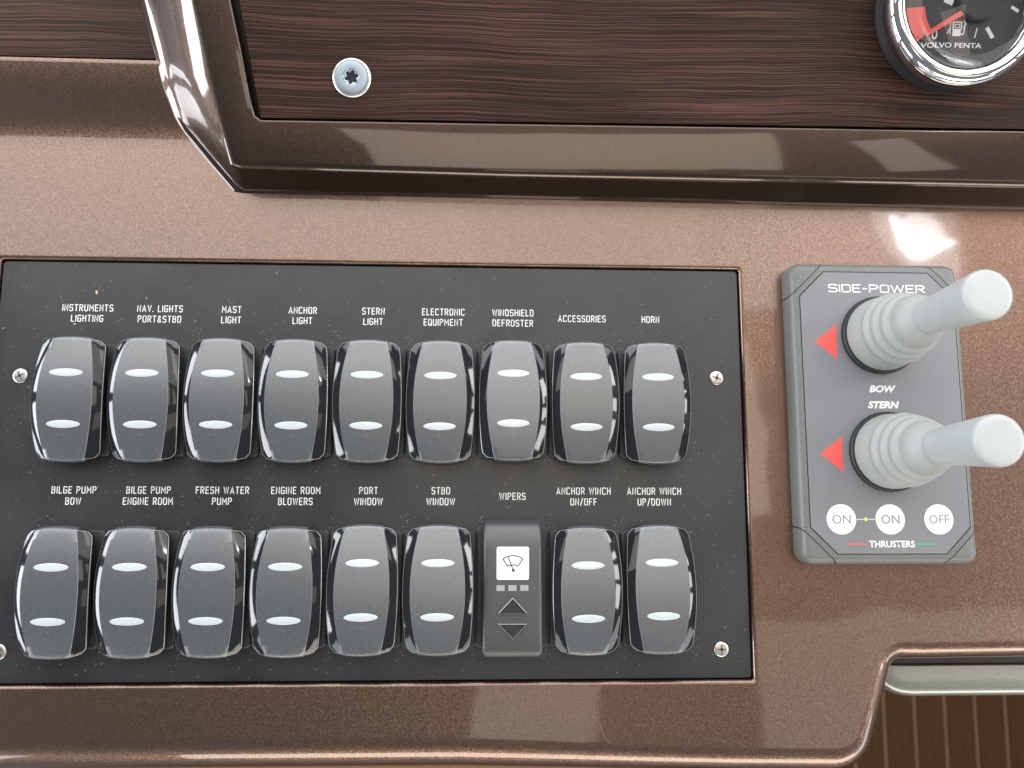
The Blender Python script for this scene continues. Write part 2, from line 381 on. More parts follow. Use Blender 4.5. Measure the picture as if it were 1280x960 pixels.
# ================================================================== FLOOR far below
FZ = -1000
floor = mesh_obj('floor', [(-900, -2200, FZ), (2600, -2200, FZ), (2600, 1400, FZ), (-900, 1400, FZ)], [(0, 1, 2, 3)], M['caulk'], smooth=False)
floor['kind'] = 'structure'; floor['label'] = 'brown planked cockpit sole with tan caulk lines below the console'
pl_me = None
for k in range(15):
    x = 660.6-49.8*3+49.8*k
    if pl_me is None:
        V, F = loft([rrect(21.9, 1750, 1.0, z, 2) for z in (0, 3)])
        o = mesh_obj('plank', V, F, M['teak'], floor, (x, -420, FZ+0.5), smooth=False); pl_me = o.data
    else:
        o = bpy.data.objects.new('plank', pl_me); COL.objects.link(o); o.parent = floor; o.location = Vector((x, -420, FZ+0.5))*S
    o.rotation_euler = (0, 0, math.radians(-0.6))

# ================================================================== CONSOLE
C = 1.2           # top of the console above the switch plate
console = thing('console', 'glossy bronze brown metallic boat console moulding holding the switch panel', 'console', (0, 0, C))
def console_body():
    R = 10.0
    def fillet(p0, p1, p2, r, n=10):
        p0, p1, p2 = Vector(p0), Vector(p1), Vector(p2)
        a = (p0-p1).normalized(); b = (p2-p1).normalized()
        ang = a.angle(b); t = r/math.tan(ang/2)
        cen = p1+(a+b).normalized()*(r/math.sin(ang/2))
        s = p1+a*t-cen; e = p1+b*t-cen
        a0 = math.atan2(s.y, s.x); a1 = math.atan2(e.y, e.x); d = (a1-a0+math.pi) % (2*math.pi)-math.pi
        return [(cen.x+r*math.cos(a0+d*k/n), cen.y+r*math.sin(a0+d*k/n)) for k in range(n+1)]
    A = [(-190, -148.5), (30, -149.5), (165.5, -152.0), (177.0, -115.5), (280, -114.5)]
    path = [A[0], A[1]]+fillet(A[1], A[2], A[3], 15, 14)+fillet(A[2], A[3], A[4], 3.5, 10)+[A[4]]
    # resample so segments are short
    P = []
    for i in range(len(path)-1):
        a, b = Vector(path[i]), Vector(path[i+1]); n = max(1, int((b-a).length/6))
        P += [a.lerp(b, k/n) for k in range(n)]
    P.append(Vector(path[-1]))
    n = len(P); NR = []
    for i in range(n):
        t = (P[min(i+1, n-1)]-P[max(i-1, 0)]).normalized(); NR.append(Vector((-t.y, t.x)))   # inward (left of path)
    # the roll is tighter along the notch's upper edge
    V, F = [], []
    prof = [(0.0, -40)]+[(1-math.cos(math.radians(a)), -(1-math.sin(math.radians(a)))) for a in range(0, 91, 9)]+[(1.06, 0)]
    for k, (d, z) in enumerate(prof):
        for i in range(n):
            f = min(1, max(0, (P[i].x-20)/110)); s = 12.0-2.5*f*f*(3-2*f)
            f = min(1, max(0, (P[i].x-158)/28)); s -= 2.5*f*f*(3-2*f)
            q = P[i]+NR[i]*d*s
            V.append((q.x, q.y, z if k == 0 else z*s))
    # stitched rows (ends of the path are outside the picture)
    for k in range(len(prof)-1):
        for i in range(n-1):
            F.append((k*n+i, k*n+i+1, (k+1)*n+i+1, (k+1)*n+i))
    inner = list(range((len(prof)-1)*n, len(prof)*n))
    # flat top, minus the opening for the plate
    top = [(280, 56), (-190, 56)]
    ti = []
    for p in top: ti.append(len(V)); V.append((p[0], p[1], 0))
    hx0, hx1, hy0, hy1 = -126.6, 128.6, -121.6, 19.2
    def rect(inset, z, r):
        return rrect((hx1-hx0)/2-inset, (hy1-hy0)/2-inset, r, z, 4, (hx0+hx1)/2, (hy0+hy1)/2)
    rings = [(-0.35, 0, 1.6), (0.0, 0.0, 1.5), (0.35, -0.12, 1.3), (0.75, -0.45, 1.1), (1.0, -1.0, 0.9), (1.0, -3.0, 0.9)]
    idx = []
    for ins_, z, r in rings:
        L = rect(ins_, z, r); idx.append(list(range(len(V), len(V)+len(L)))); V += L
    for a, b in zip(idx, idx[1:]):
        m = len(a)
        for i in range(m): F.append((a[i], a[(i+1) % m], b[(i+1) % m], b[i]))
    outer = inner+ti
    polys = [[Vector(V[i]) for i in outer], [Vector(V[i]) for i in reversed(idx[0])]]
    flat = outer+list(reversed(idx[0]))
    for t in tessellate_polygon(polys): F.append(tuple(flat[i] for i in t))
    # concave sweep up to the small lip below the left wood panel
    rise = [(56, 0), (58, 0), (61, .1), (63.5, .45), (66, 1.1), (68.5, 2.0), (71, 3.2), (74, 4.7), (77, 6.2), (80, 7.4), (82.5, 8.2), (84.3, 8.75), (85.2, 8.95), (85.9, 8.85), (86.3, 8.4), (86.5, 7.6), (86.5, 3.0)]
    xs = [-190+8*k for k in range(19)]
    b0 = len(V)
    for y, z in rise:
        for x in xs: V.append((x, y, z))
    m = len(xs)
    for k in range(len(rise)-1):
        for i in range(m-1): F.append((b0+k*m+i, b0+k*m+i+1, b0+(k+1)*m+i+1, b0+(k+1)*m+i))
    me = bpy.data.meshes.new('moulding'); me.from_pydata([(v[0]*S, v[1]*S, v[2]*S) for v in V], [], F); me.update()
    bm = bmesh.new(); bm.from_mesh(me); bmesh.ops.remove_doubles(bm, verts=bm.verts, dist=2e-6)
    bmesh.ops.recalc_face_normals(bm, faces=bm.faces)
    up = sum(1 if f.normal.z > 0 else -1 for f in bm.faces if abs(f.normal.z) > .9)
    if up < 0: bmesh.ops.reverse_faces(bm, faces=bm.faces)
    bm.to_mesh(me); bm.free()
    return link('moulding', me, M['paint'], console, angle=40)
console_body()
# wood panel above the left lip
V, F = loft([rrect(80, 40, 1, z, 3, -130, 127.4) for z in (0, 7.2, 7.4)])
o = mesh_obj('wood_panel', V, F, M['wenge'], console, smooth=False); o['label'] = 'dark wenge veneer panel at the upper left'

# ================================================================== INSTRUMENT POD
pod = thing('instrument_pod', 'raised dark bronze gloss surround framing the wenge instrument panel', 'instrument panel', (60, 60, C))
SLOPE = 0.25                   # the whole pod leans back from the switch panel
TILT = math.atan(SLOPE)
def top_z(y): return 14.0+SLOPE*(y-45)
def pod_frame():
    # per station: foot of the side wall (x, y, z), ridge (x, y), inner edge (x, y)
    st = [((-88.3, 135, 9.0), (-63.4, 135), (-51.5, 135)), ((-79.0, 103, 8.9), (-55.2, 96.6), (-44.3, 97)), ((-72.3, 80, 8.0), (-50.4, 74), (-40.9, 80)),
          ((-69.6, 69.5, 2.2), (-48.2, 62.5), (-39.4, 71)), ((-66.5, 64.4, 0.4), (-46.9, 55.5), (-38.4, 66)), ((-48.6, 43.6, 0.0), (-45.2, 47.6), (-37.4, 62.4)), ((-45.5, 42.9, 0.0), (-42.5, 46.3), (-35.6, 61.1)),
          ((47.5, 42.6, 0.0), (46.9, 45.3), (46.7, 61.6)), ((280, 41.4, 0.0), (280, 45.1), (280, 63.3))]
    n = len(st); cols = []
    ft = [Vector(a) for a, b, c_ in st]; rg = [Vector((b[0], b[1], top_z(b[1]))) for a, b, c_ in st]; inn = [Vector((c_[0], c_[1], top_z(c_[1]))) for a, b, c_ in st]
    cols.append([v-Vector((0, 0, 3)) for v in ft])
    cols.append([v+Vector((-.55, -.35, -.2)) if k < 6 else v+Vector((0, -.05, -.2)) for k, v in enumerate(ft)])
    cols.append([v+Vector((0, 0, .6)) for v in ft])
    sh = []
    for k, (f, r_) in enumerate(zip(ft, rg)):
        d = Vector((r_.x-f.x, r_.y-f.y, 0)).normalized()
        if 4 <= k <= 6: d = Vector((.6, .8, 0))
        if k > 6: d = Vector((0, 1, 0))
        sh.append(f+d*(1.5 if k < 6 else .7)+Vector((0, 0, .9)))
    cols.append(sh)
    for t, bl in ((.22, .5), (.45, .9), (.7, 1.1), (.88, .6)):
        c_ = []
        for k, (a, b) in enumerate(zip(sh, rg)):
            side = Vector((-.8, -.25, .5))*bl*(1.0 if k < 5 else 0.0)
            c_.append(a.lerp(b, t)+side)
        cols.append(c_)
    cols.append(rg); ri = len(cols)-1
    cols.append(inn)
    cols.append([v+Vector((0.25, .3, -5.0)) for v in inn])
    V = [(p.x-60, p.y-60, p.z) for c_ in cols for p in c_]; F = []
    for k in range(len(cols)-1):
        for i in range(n-1): F.append((k*n+i, k*n+i+1, (k+1)*n+i+1, (k+1)*n+i))
    me = bpy.data.meshes.new('surround'); me.from_pydata([(v[0]*S, v[1]*S, v[2]*S) for v in V], [], F); me.update()
    bm = bmesh.new(); bm.from_mesh(me); bmesh.ops.recalc_face_normals(bm, faces=bm.faces)
    if sum(f.normal.z for f in bm.faces) < 0: bmesh.ops.reverse_faces(bm, faces=bm.faces)
    def run(k): return [e for e in bm.edges if e.verts[0].index//n == k and e.verts[1].index//n == k]
    bmesh.ops.bevel(bm, geom=run(ri+1), offset=0.75*S, segments=4, profile=0.5, affect='EDGES')
    bm.verts.index_update()
    es = [e for e in bm.edges if len(e.link_faces) == 2 and all(abs((v.co.z/S)-top_z(v.co.y/S+60)) < .05 for v in e.verts)
          and min(f.normal.z for f in e.link_faces) < .93 and max(f.normal.z for f in e.link_faces) > .93 and min(math.hypot((v.co.x/S+60)-r_.x, (v.co.y/S+60)-r_.y) for v in e.verts for r_ in rg) < .5]
    bmesh.ops.bevel(bm, geom=es, offset=1.9*S, segments=7, profile=0.5, affect='EDGES')
    bm.to_mesh(me); bm.free()
    return link('surround', me, M['pod'], pod, angle=34)
pod_frame()
PO = (-60, -15, 11.8)          # origin of the leaning veneer plane inside the pod
poly = [(-36.1, 18.0), (280, 20.3), (280, 96), (-49.0, 96)]
V, F = loft([[(x, y, -4) for x, y in poly], [(x, y, -.15) for x, y in poly], [(x+(.15 if x < 0 else 0), y+(.15 if y < 50 else 0), 0) for x, y in poly]])
wp = mesh_obj('wood_panel', V, F, M['wenge'], pod, PO, smooth=False, rot=(TILT, 0, 0)); wp['label'] = 'dark wenge veneer panel inside the raised surround'
V, F = loft([[(x, y, z) for x, y in [(-42, 12), (280, 12), (280, 96), (-54, 96)]] for z in (-7, -4.2)])
mesh_obj('backing', V, F, M['recess'], pod, PO, smooth=False, rot=(TILT, 0, 0))
# big countersunk six-lobe screw in its cup washer
sc = mesh_obj('screw', *lathe([(6.3, 0), (6.3, .45), (6.0, .75), (5.6, .9), (5.2, .75), (5.0, .6)], 48, close_top=False), M['steel'], wp, (-6.1, 31.4, 0))
sc['label'] = 'large bright screw with six lobed socket in a cup washer'
def torx(r0, r1, z, n=72):
    return [((r0+r1*math.cos(6*a)+0)*math.cos(a+.3), (r0+r1*math.cos(6*a))*math.sin(a+.3), z) for a in [2*math.pi*k/n for k in range(n)]]
def head_mesh():
    L = [circle(5.3, 0.2, 72), circle(5.3, 1.25, 72), circle(5.1, 1.5, 72), circle(4.8, 1.58, 72), circle(2.85, 1.50, 72), circle(2.6, 1.15, 72), torx(1.95, .42, 1.0), torx(1.9, .4, 0.0)]
    return loft(L)
scr_pod = mesh_obj('screw_head', *head_mesh(), M['zinc'], sc, (0, 0, 0), rot=(0, 0, 0))
mesh_obj('socket', *loft([torx(1.92, .41, 0.1), torx(1.92, .41, 0.55)]), M['recess'], sc, (0, 0, 0))

# ================================================================== FUEL GAUGE
gauge = thing('fuel_gauge', 'round chrome rimmed fuel gauge on the wenge panel at the upper right', 'gauge', (193.5, 45+57*math.cos(TILT), 13+57*math.sin(TILT)))
gauge.rotation_euler = (TILT, 0, 0)
mesh_obj('base_ring', *lathe([(25.6, 0), (25.9, .6), (25.7, 2.0), (25.0, 3.2), (24.9, 6.2)], 72, close_top=False), M['black'], gauge)
mesh_obj('chrome_rim', *lathe([(24.8, 5.8), (25.9, 6.1), (26.4, 7.0), (26.4, 8.4), (26.1, 9.8), (25.5, 11.1), (24.5, 12.1), (23.4, 12.5), (22.4, 12.4), (21.6, 11.9), (21.1, 11.2), (20.9, 10.5), (20.8, 7.0)], 120, close_top=False), M['chrome'], gauge, angle=60)
mesh_obj('inner_rim', *lathe([(20.9, 10.2), (20.5, 10.0), (20.2, 9.4), (20.15, 8.6), (19.9, 8.3), (19.7, 7.6), (19.6, 7.45)], 96, close_top=False), M['chrome_soft'], gauge)
mesh_obj('dial', *lathe([(20.7, 6.4), (20.6, 7.4)], 72), M['dial'], gauge)
mesh_obj('glass', *lathe([(20.85, 10.6), (20.85, 11.0), (19.6, 11.35), (16.5, 11.7), (10, 12.1), (0.4, 12.3)], 96, close_bottom=True), M['glass'], gauge, angle=60)
DZ = 7.45
def arcband(r0, r1, a0, a1, z, m, name, n=14):
    V, F = [], []
    for k in range(n+1):
        a = math.radians(a0+(a1-a0)*k/n)
        V += [(r0*math.cos(a), r0*math.sin(a), z), (r1*math.cos(a), r1*math.sin(a), z)]
    for k in range(n): F.append((2*k, 2*k+1, 2*k+3, 2*k+2))
    return mesh_obj(name, V, F, m, gauge, smooth=False)
arcband(12.6, 18.4, 184, 219, DZ, M['red'], 'reserve_band')['label'] = 'red reserve band printed on the dial'
V, F = loft([[(-12.6, -9.2, z), (-11.9, -10.3, z), (6.4, .6, z), (5.4, 2.2, z)] for z in (8.3, 8.8)], True, True)
mesh_obj('needle', V, F, M['red'], gauge, smooth=False)
mesh_obj('needle_hub', *lathe([(7.0, 7.4), (7.0, 8.9), (6.4, 9.3)], 48), M['black'], gauge, (4.2, 1.6, 0))
V, F = [], []
def quad(cx, cy, wx, wy, ang, z):
    ca, sa = math.cos(ang), math.sin(ang); b = len(V)
    for sx, sy in ((-1, -1), (1, -1), (1, 1), (-1, 1)):
        V.append((cx+sx*wx*ca-sy*wy*sa, cy+sx*wx*sa+sy*wy*ca, z))
    F.append((b, b+1, b+2, b+3))
quad(9.3, -8.4, .62, 1.9, math.radians(36), DZ)
quad(4.7, -8.6, .18, 1.6, math.radians(-12), DZ)
quad(-5.0, 1.0, 1.5, .9, math.radians(-22), DZ)
quad(17.0, -.9, .5, 1.4, math.radians(62), DZ)
for q in [arc(-8.8, -9.3, 0.70, 1.25, 0, 360, 16)]: ribbon(q, .24, DZ, V, F)
# fuel pump symbol
px_, py_ = -1.4, -7.6
quad(px_-.3, py_-1.0, 1.35, 1.1, 0, DZ)
ribbon([(px_-1.6, py_), (px_-1.6, py_+2.2), (px_+1.1, py_+2.2), (px_+1.1, py_)], .18, DZ+.02, V, F)
ribbon([(px_-1.0, py_+.5), (px_-1.0, py_+1.5), (px_+.5, py_+1.5), (px_+.5, py_+.5), (px_-1.0, py_+.5)], .10, DZ+.02, V, F)
ribbon([(px_+1.1, py_-1.4), (px_+1.8, py_-1.6), (px_+2.1, py_-.8), (px_+2.1, py_+1.0), (px_+2.6, py_+1.7), (px_+1.8, py_+2.5)], .17, DZ+.04, V, F)
ribbon([(px_-2.5, py_-1.4), (px_-2.5, py_+2.2)], .14, DZ+.02, V, F)
ribbon([(px_-3.5, py_-1.4), (px_-2.5, py_+.3)], .12, DZ+.04, V, F)
o = mesh_obj('dial_markings', V, F, M['ink'], gauge, smooth=False); o['label'] = 'white fuel pump symbol, zero and scale marks on the dial'
font_text('VOLVO PENTA', -2.9, -12.5, DZ+.01, 2.15, M['ink'], gauge, wide=1.36, bold=0.05)

# ================================================================== SWITCH PANEL
panel = thing('switch_panel', 'satin black rectangular switch plate with white engraved captions', 'switch panel', (0, 0, 0))
pcx, pcy, phx, phy = 1.0, -51.2, 126.2, 69.0
pt = 0.0
V, F = loft([rrect(phx, phy, 1.2, z, 4, pcx, pcy) for z in (-2.0, -0.25)]+[rrect(phx-.25, phy-.25, 1.1, 0, 4, pcx, pcy)])
mesh_obj('plate', V, F, M['plate'], panel, smooth=False)
V, F = loft([rrect(131, 73, 1, z, 2, 1, -51) for z in (-4, -2.6)])
mesh_obj('dark_underlay', V, F, M['recess'], panel, smooth=False)
PITCH = 24.0; ROW2 = -61.07
captions = [[['INSTRUMENTS', 'LIGHTING'], ['NAV. LIGHTS', 'PORT&STBD'], ['MAST', 'LIGHT'], ['ANCHOR', 'LIGHT'], ['STERN', 'LIGHT'], ['ELECTRONIC', 'EQUIPMENT'], ['WINDSHIELD', 'DEFROSTER'], ['ACCESSORIES'], ['HORN']],
            [['BILGE PUMP', 'BOW'], ['BILGE PUMP', 'ENGINE ROOM'], ['FRESH WATER', 'PUMP'], ['ENGINE ROOM', 'BLOWERS'], ['PORT', 'WINDOW'], ['STBD', 'WINDOW'], ['WIPERS'], ['ANCHOR WINCH', 'ON/OFF'], ['ANCHOR WINCH', 'UP/DOWN']]]
for r, row in enumerate(captions):
    for i, lines in enumerate(row):
        stroke_text(lines, (i-4)*PITCH, r*ROW2, 0.03, 2.12, 3.62, 0.146, M['ink'], panel, wide=.92, gap=.315)

def phillips(r, z, n=48):
    P = []
    for k in range(n):
        a = 2*math.pi*k/n; f = 1.0 if min(a % (math.pi/2), math.pi/2-a % (math.pi/2)) < 0.26 else 0.36
        P.append((r*f*math.cos(a+.5), r*f*math.sin(a+.5), z))
    return P
scr = None
for x, y, rz in ((-116.3, -21.6, 0), (118.6, -20.4, .7), (117.3, -111.0, 1.1), (-115.6, -110.4, .3)):
    if scr is None:
        s_ = mesh_obj('screw', *loft([circle(2.75, 0, 48), circle(2.75, .25, 48), circle(2.5, .5, 48), circle(2.0, .62, 48), phillips(1.5, .62), phillips(1.3, .02)]), M['steel'], panel, (x, y, 0))
        ca = mesh_obj('countersink', *lathe([(3.05, 0.02), (3.0, 0.06), (2.7, .05)], 40), M['recess'], s_, (0, 0, 0))
        cr = mesh_obj('socket', *loft([phillips(1.6, .62), phillips(1.6, .66)]), M['recess'], s_, (0, 0, 0))
        scr = s_; kids = (ca, cr)
    else:
        s_ = scr.copy(); COL.objects.link(s_); s_.location = Vector((x, y, 0))*S
        for k in kids:
            c2 = k.copy(); COL.objects.link(c2); c2.parent = s_
    s_.rotation_euler = (0, 0, rz); s_.scale = (.88, .88, .88)
# dust grains and crumbs lying on the plate
V, F = [], []
def grain(x, y, z, r, zs=.5):
    b = len(V); a0 = random.random()*6
    for k in range(5):
        a = a0+2*math.pi*k/5; q = r*(.6+.6*random.random()); V.append((x+q*math.cos(a), y+q*math.sin(a), z))
    V.append((x, y, z+r*zs))
    for k in range(5): F.append((b+k, b+(k+1) % 5, b+5))
for k in range(3000):
    x = random.uniform(-124, 126); y = random.uniform(-119, 17)
    if random.random() < .45:      # collects round the switches
        x = (random.randint(0, 8)-4)*PITCH+random.choice((-1, 1))*random.uniform(10, 14); y = random.choice((-29, -91))+random.uniform(-24, 24)
        if x < -124: x += 20
    grain(x, y, 0.02, random.choice((.07, .08, 0.1, .1, .12, .15)))
dust_p = mat('pale_dust', (0.42, 0.41, 0.39), rough=.9)
d = mesh_obj('dust', V, F, dust_p, smooth=False)
d['kind'] = 'stuff'; d['label'] = 'pale dust specks scattered over the black switch plate'; d['category'] = 'dust'
V, F = [], []
for k in range(420):
    x, y = random.uniform(-134, 235), random.uniform(-138, 42)
    if -128 < x < 130 and -123 < y < 21: continue
    if 141 < x < 204 and -85 < y < 21: continue
    if y < -104 and x > 160: continue
    grain(x, y, C+.01, random.choice((.06, .07, .08, .1, .13)))
d = mesh_obj('dust', V, F, dust_p, smooth=False)
d['kind'] = 'stuff'; d['label'] = 'pale dust specks scattered over the bronze console'; d['category'] = 'dust'
scratch_m = mat('pale_scratch', (0.30, 0.24, 0.20), rough=.5)
for par, z_, pts in ((console, .015, [(74, -131), (76.5, -134), (78, -138), (80, -140)]), (console, .015, [(114, -138), (116.5, -139.5), (118, -140)]), (panel, .02, [(-87, -3.2), (-84, -1.8)])):
    V, F = [], []
    ribbon(pts, .032, z_, V, F)
    mesh_obj('hairline_scratch', V, F, scratch_m, par, smooth=False)
V, F = [], []
grain(-93.6, 7.4, 0.02, .55, .7); grain(-93.4, 6.9, 0.02, .4, .7)
tag(mesh_obj('crumb', V, F, M['crumb'], smooth=False), 'tiny tan crumb on the black plate above the INSTRUMENTS lettering', 'crumb')

# ================================================================== ROCKER SWITCHES
ZM = 10.2
def face_z(y): return ZM-2.7*(abs(y)/20.6)**2.0
def rocker_meshes():
    HV = 28
    def Wd(v):
        a = abs(v); W = 11.05-1.25*a*a
        if a > .90: W -= 1.3*(1-math.sqrt(max(0, 1-((a-.90)/.10)**2)))
        return W
    def Fd(v): return 8.75-2.6*v*v
    def yy(v, x): return v*(19.85-1.25*(x/10)**2)
    vs = []
    for k in range(HV+1):
        t = -1+2*k/HV; vs.append(math.copysign(abs(t)**0.85, t))
    V, F = [], []
    for v in vs:
        W, Fh = Wd(v), Fd(v)
        row = []
        zc = face_z(v*20.0)
        edge = 0.52*(W-Fh)
        for q in (1.0, .97, .66, .33): x = -(Fh+(W-Fh)*q); dz = edge*((abs(x)-Fh)/(W-Fh))**1.15+(.25 if q == 1 else 0); row.append((x, yy(v, x), zc-dz))
        for k in range(9): x = -Fh+2*Fh*k/8; row.append((x, yy(v, x), zc))
        for q in (.33, .66, .97, 1.0): x = (Fh+(W-Fh)*q); dz = edge*((abs(x)-Fh)/(W-Fh))**1.15+(.25 if q == 1 else 0); row.append((x, yy(v, x), zc-dz))
        V += row
    n = 17; m = len(vs)
    for k in range(m-1):
        for i in range(n-1): F.append((k*n+i, k*n+i+1, (k+1)*n+i+1, (k+1)*n+i))
    # boundary loop -> small rolled rim -> side wall
    bd = [i for i in range(n)]+[k*n+n-1 for k in range(1, m)]+[(m-1)*n+i for i in range(n-2, -1, -1)]+[k*n for k in range(m-2, 0, -1)]
    prev = bd
    for (out, dz, absz) in ((.22, -.18, None), (.34, -.6, None), (.30, -1.4, None), (-.35, None, 3.2)):
        cur = []
        for b in bd:
            x, y, z = V[b]; L = math.hypot(x/11, y/20.7); nx, ny = x/11/11, y/20.7/20.7
            if abs(y) < 17: nx, ny = math.copysign(1, x), 0
            l = math.hypot(nx, ny) or 1
            cur.append(len(V)); V.append((x+nx/l*out, y+ny/l*out, (z+dz) if absz is None else absz))
        for i in range(len(bd)):
            j = (i+1) % len(bd); F.append((prev[i], prev[j], cur[j], cur[i]))
        if out == .22: rim_faces = (len(F)-len(bd), len(F))
        prev = cur
    body = (V, F)
    global RIM
    RIM = rim_faces
    V2, F2 = [], []
    for v in vs:
        Fh = Fd(v)-.05; zc = face_z(v*20.0); vv = v*1.0
        xs = [-Fh-.12, -Fh+.10]+[-Fh+.10+(2*Fh-.2)*k/8 for k in range(1, 8)]+[Fh-.10, Fh+.12]
        for k, x in enumerate(xs): V2.append((x, yy(vv, x)*(1.001), zc+(-.12 if k in (0, len(xs)-1) else .16)))
    n = 11
    for k in range(m-1):
        for i in range(n-1): F2.append((k*n+i, k*n+i+1, (k+1)*n+i+1, (k+1)*n+i))
    for base, sg in ((0, -1), ((m-1)*n, 1)):
        prev = [base+i for i in range(n)]
        for dy, dz in ((.12, -.10), (.40, -.42), (.66, -1.1), (.76, -2.2)):
            cur = []
            for i in range(n):
                x, y, z = V2[base+i]; cur.append(len(V2)); V2.append((x, y+sg*dy, z+dz))
            for i in range(n-1): F2.append((prev[i], prev[i+1], cur[i+1], cur[i]))
            prev = cur
    face = (V2, F2)
    V3, F3 = [], []
    rings = [(1.0, -.05), (1.0, .06), (.93, .13), (.7, .2), (.35, .24)]
    for q, dz in rings:
        for k in range(28):
            a = 2*math.pi*k/28; V3.append((5.3*q*math.cos(a), 1.27*q*math.sin(a), dz))
    for k in range(len(rings)-1):
        for i in range(28): F3.append((k*28+i, k*28+(i+1) % 28, (k+1)*28+(i+1) % 28, (k+1)*28+i))
    F3.append(tuple((len(rings)-1)*28+i for i in range(28)))
    return body, face, (V3, F3)
RB, RF, RL = rocker_meshes()
proto = thing('rocker_switch', 'x', 'rocker switch', (0, 0, 0), 'rocker switches in two rows on the black plate')
def p_base():
    L = [rrect(11.85, 18.6, 1.4, 0, 3), rrect(11.85, 18.6, 1.4, 1.7, 3), rrect(11.5, 18.25, 1.2, 2.1, 3), rrect(9.3, 16.0, .8, 2.1, 3), rrect(9.3, 16.0, .8, 5.0, 3)]
    return loft(L)
pb = mesh_obj('mounting_bezel', *p_base(), M['base'], proto)
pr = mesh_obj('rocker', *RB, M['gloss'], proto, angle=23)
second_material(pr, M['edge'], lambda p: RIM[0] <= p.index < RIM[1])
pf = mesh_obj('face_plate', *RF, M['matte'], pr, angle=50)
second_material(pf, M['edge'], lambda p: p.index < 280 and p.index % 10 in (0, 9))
sl = 2*2.7*8.3/20.6**2
pl1 = mesh_obj('lens', *RL, M['lens'], pr, (0, 8.3, face_z(8.3)+.16), rot=(-math.atan(sl), 0, 0))
pl2 = mesh_obj('lens', *RL, M['lens'], pr, (0, -8.3, face_z(8.3)+.16), rot=(math.atan(sl), 0, 0))
pr.rotation_euler = (math.radians(3), 0, 0)
def copy_switch(src):
    r = src.copy(); COL.objects.link(r)
    for ch in src.children:
        c1 = ch.copy(); COL.objects.link(c1); c1.parent = r
        for g in ch.children:
            c2 = g.copy(); COL.objects.link(c2); c2.parent = c1
    return r
NEAR = {(0, 0): 'leftmost of the upper row', (0, 6): 'tipped back and catching more light'}
tilt = {(0, 6): -3.6, (1, 4): -3.4, (1, 5): -3.2, (1, 8): -3.0, (0, 7): 2.4, (0, 8): 2.6, (1, 7): 1.5}
first = True
for r in range(2):
    for i in range(9):
        if (r, i) == (1, 6): continue
        o = proto if first else copy_switch(proto); first = False
        y = -29.6 if r == 0 else -90.9
        o.location = Vector(((i-4)*PITCH-0.15+(0.1 if r else 0), y, 0))*S
        cap = ' '.join(captions[r][i])
        o['label'] = 'black rocker switch below the white caption '+cap
        rk = [ch for ch in o.children if ch.name.startswith('rocker')][0]
        rk.rotation_euler = (math.radians(tilt.get((r, i), 2.6)+random.uniform(-.4, .4)), random.uniform(-.006, .006), random.uniform(-.006, .006))

# ================================================================== WIPER CONTROL
wip = thing('wiper_control', 'dark grey rectangular wiper control with white wiper icon and two arrow buttons', 'wiper control', (47.8, -90.3, 0))
def wiper_body():
    # rounded bar: rises, bends at the top and lower ends
    ys = [(-21.6, 2.0), (-21.6, 5.6), (-21.2, 7.0), (-20.2, 8.0), (-18.5, 8.5), (-14, 8.7), (-6, 8.8), (4, 8.8), (12, 8.8), (14.5, 8.6), (16.5, 8.1), (18.5, 7.2), (20, 6.2), (21.0, 5.0), (21.5, 3.6), (21.6, 2.0)]
    xs = [(-1, 0), (-.985, .45), (-.955, .75), (-.90, .93), (-.82, 1), (-.4, 1), (0, 1), (.4, 1), (.82, 1), (.90, .93), (.955, .75), (.985, .45), (1, 0)]
    V, F = [], []
    for y, z in ys:
        hw = 9.85-.012*(y+21.6)*.6
        c_ = max(0, abs(y)-19.2); hw -= .42*c_*c_*.35
        for fx, fz in xs:
            top = z; V.append((fx*hw, y, 2.0+(top-2.0)-(1-fz)*min(2.2, top-2.0)))
    n = len(xs)
    for k in range(len(ys)-1):
        for i in range(n-1): F.append((k*n+i, k*n+i+1, (k+1)*n+i+1, (k+1)*n+i))
    m = len(ys)
    for side in (0, n-1):
        b = len(V)
        for k in range(m): x, y, z = V[k*n+side]; V.append((x*1.01, y, 1.0))
        for k in range(m-1): F.append((k*n+side, (k+1)*n+side, b+k+1, b+k))
    b = len(V)
    return mesh_obj('body', V, F, M['wiper_body'], wip, angle=45)

wiper_body()
mesh_obj('mounting_bezel', *loft([rrect(11.6, 19.5, 1.4, 0, 3), rrect(11.6, 19.5, 1.4, 1.6, 3), rrect(11.2, 19.1, 1.2, 2.0, 3)]), M['base'], wip)
WZ = 8.82
scn = mesh_obj('icon_window', *loft([rrect(5.2, 5.2, .6, WZ-.3, 3, 0, 8.1), rrect(5.2, 5.2, .6, WZ+.06, 3, 0, 8.1), rrect(5.1, 5.1, .55, WZ+.1, 3, 0, 8.1)]), M['white'], wip)
scn['label'] = 'white square window with a windscreen wiper icon'
V, F = [], []
cy_ = 6.0
top_a = arc(0, cy_-.4, 5.2, 4.9, 128, 52, 10)
bot_a = arc(0, cy_-.2, 2.6, 1.8, 50, 130, 6)
ribbon(top_a+[bot_a[0]]+bot_a[1:]+[top_a[0]], .17, WZ+.13, V, F)
ribbon([(-1.5, cy_+4.1), (0.15, cy_-.1)], .16, WZ+.145, V, F)
b = len(V); V += [(x, y, z) for x, y, z in circle(.5, WZ+.16, 16, .15, cy_-.1)]; F.append(tuple(range(b, b+16)))
ic = mesh_obj('wiper_icon', V, F, M['icon'], scn, smooth=False)
for x in (-3.9, -.1, 3.7):
    slab('indicator_window', [(x-1.3, -0.55), (x+1.3, -0.55), (x+1.3, 1.25), (x-1.3, 1.25)], WZ-.2, WZ+.12, M['led'], wip, bev=.12)
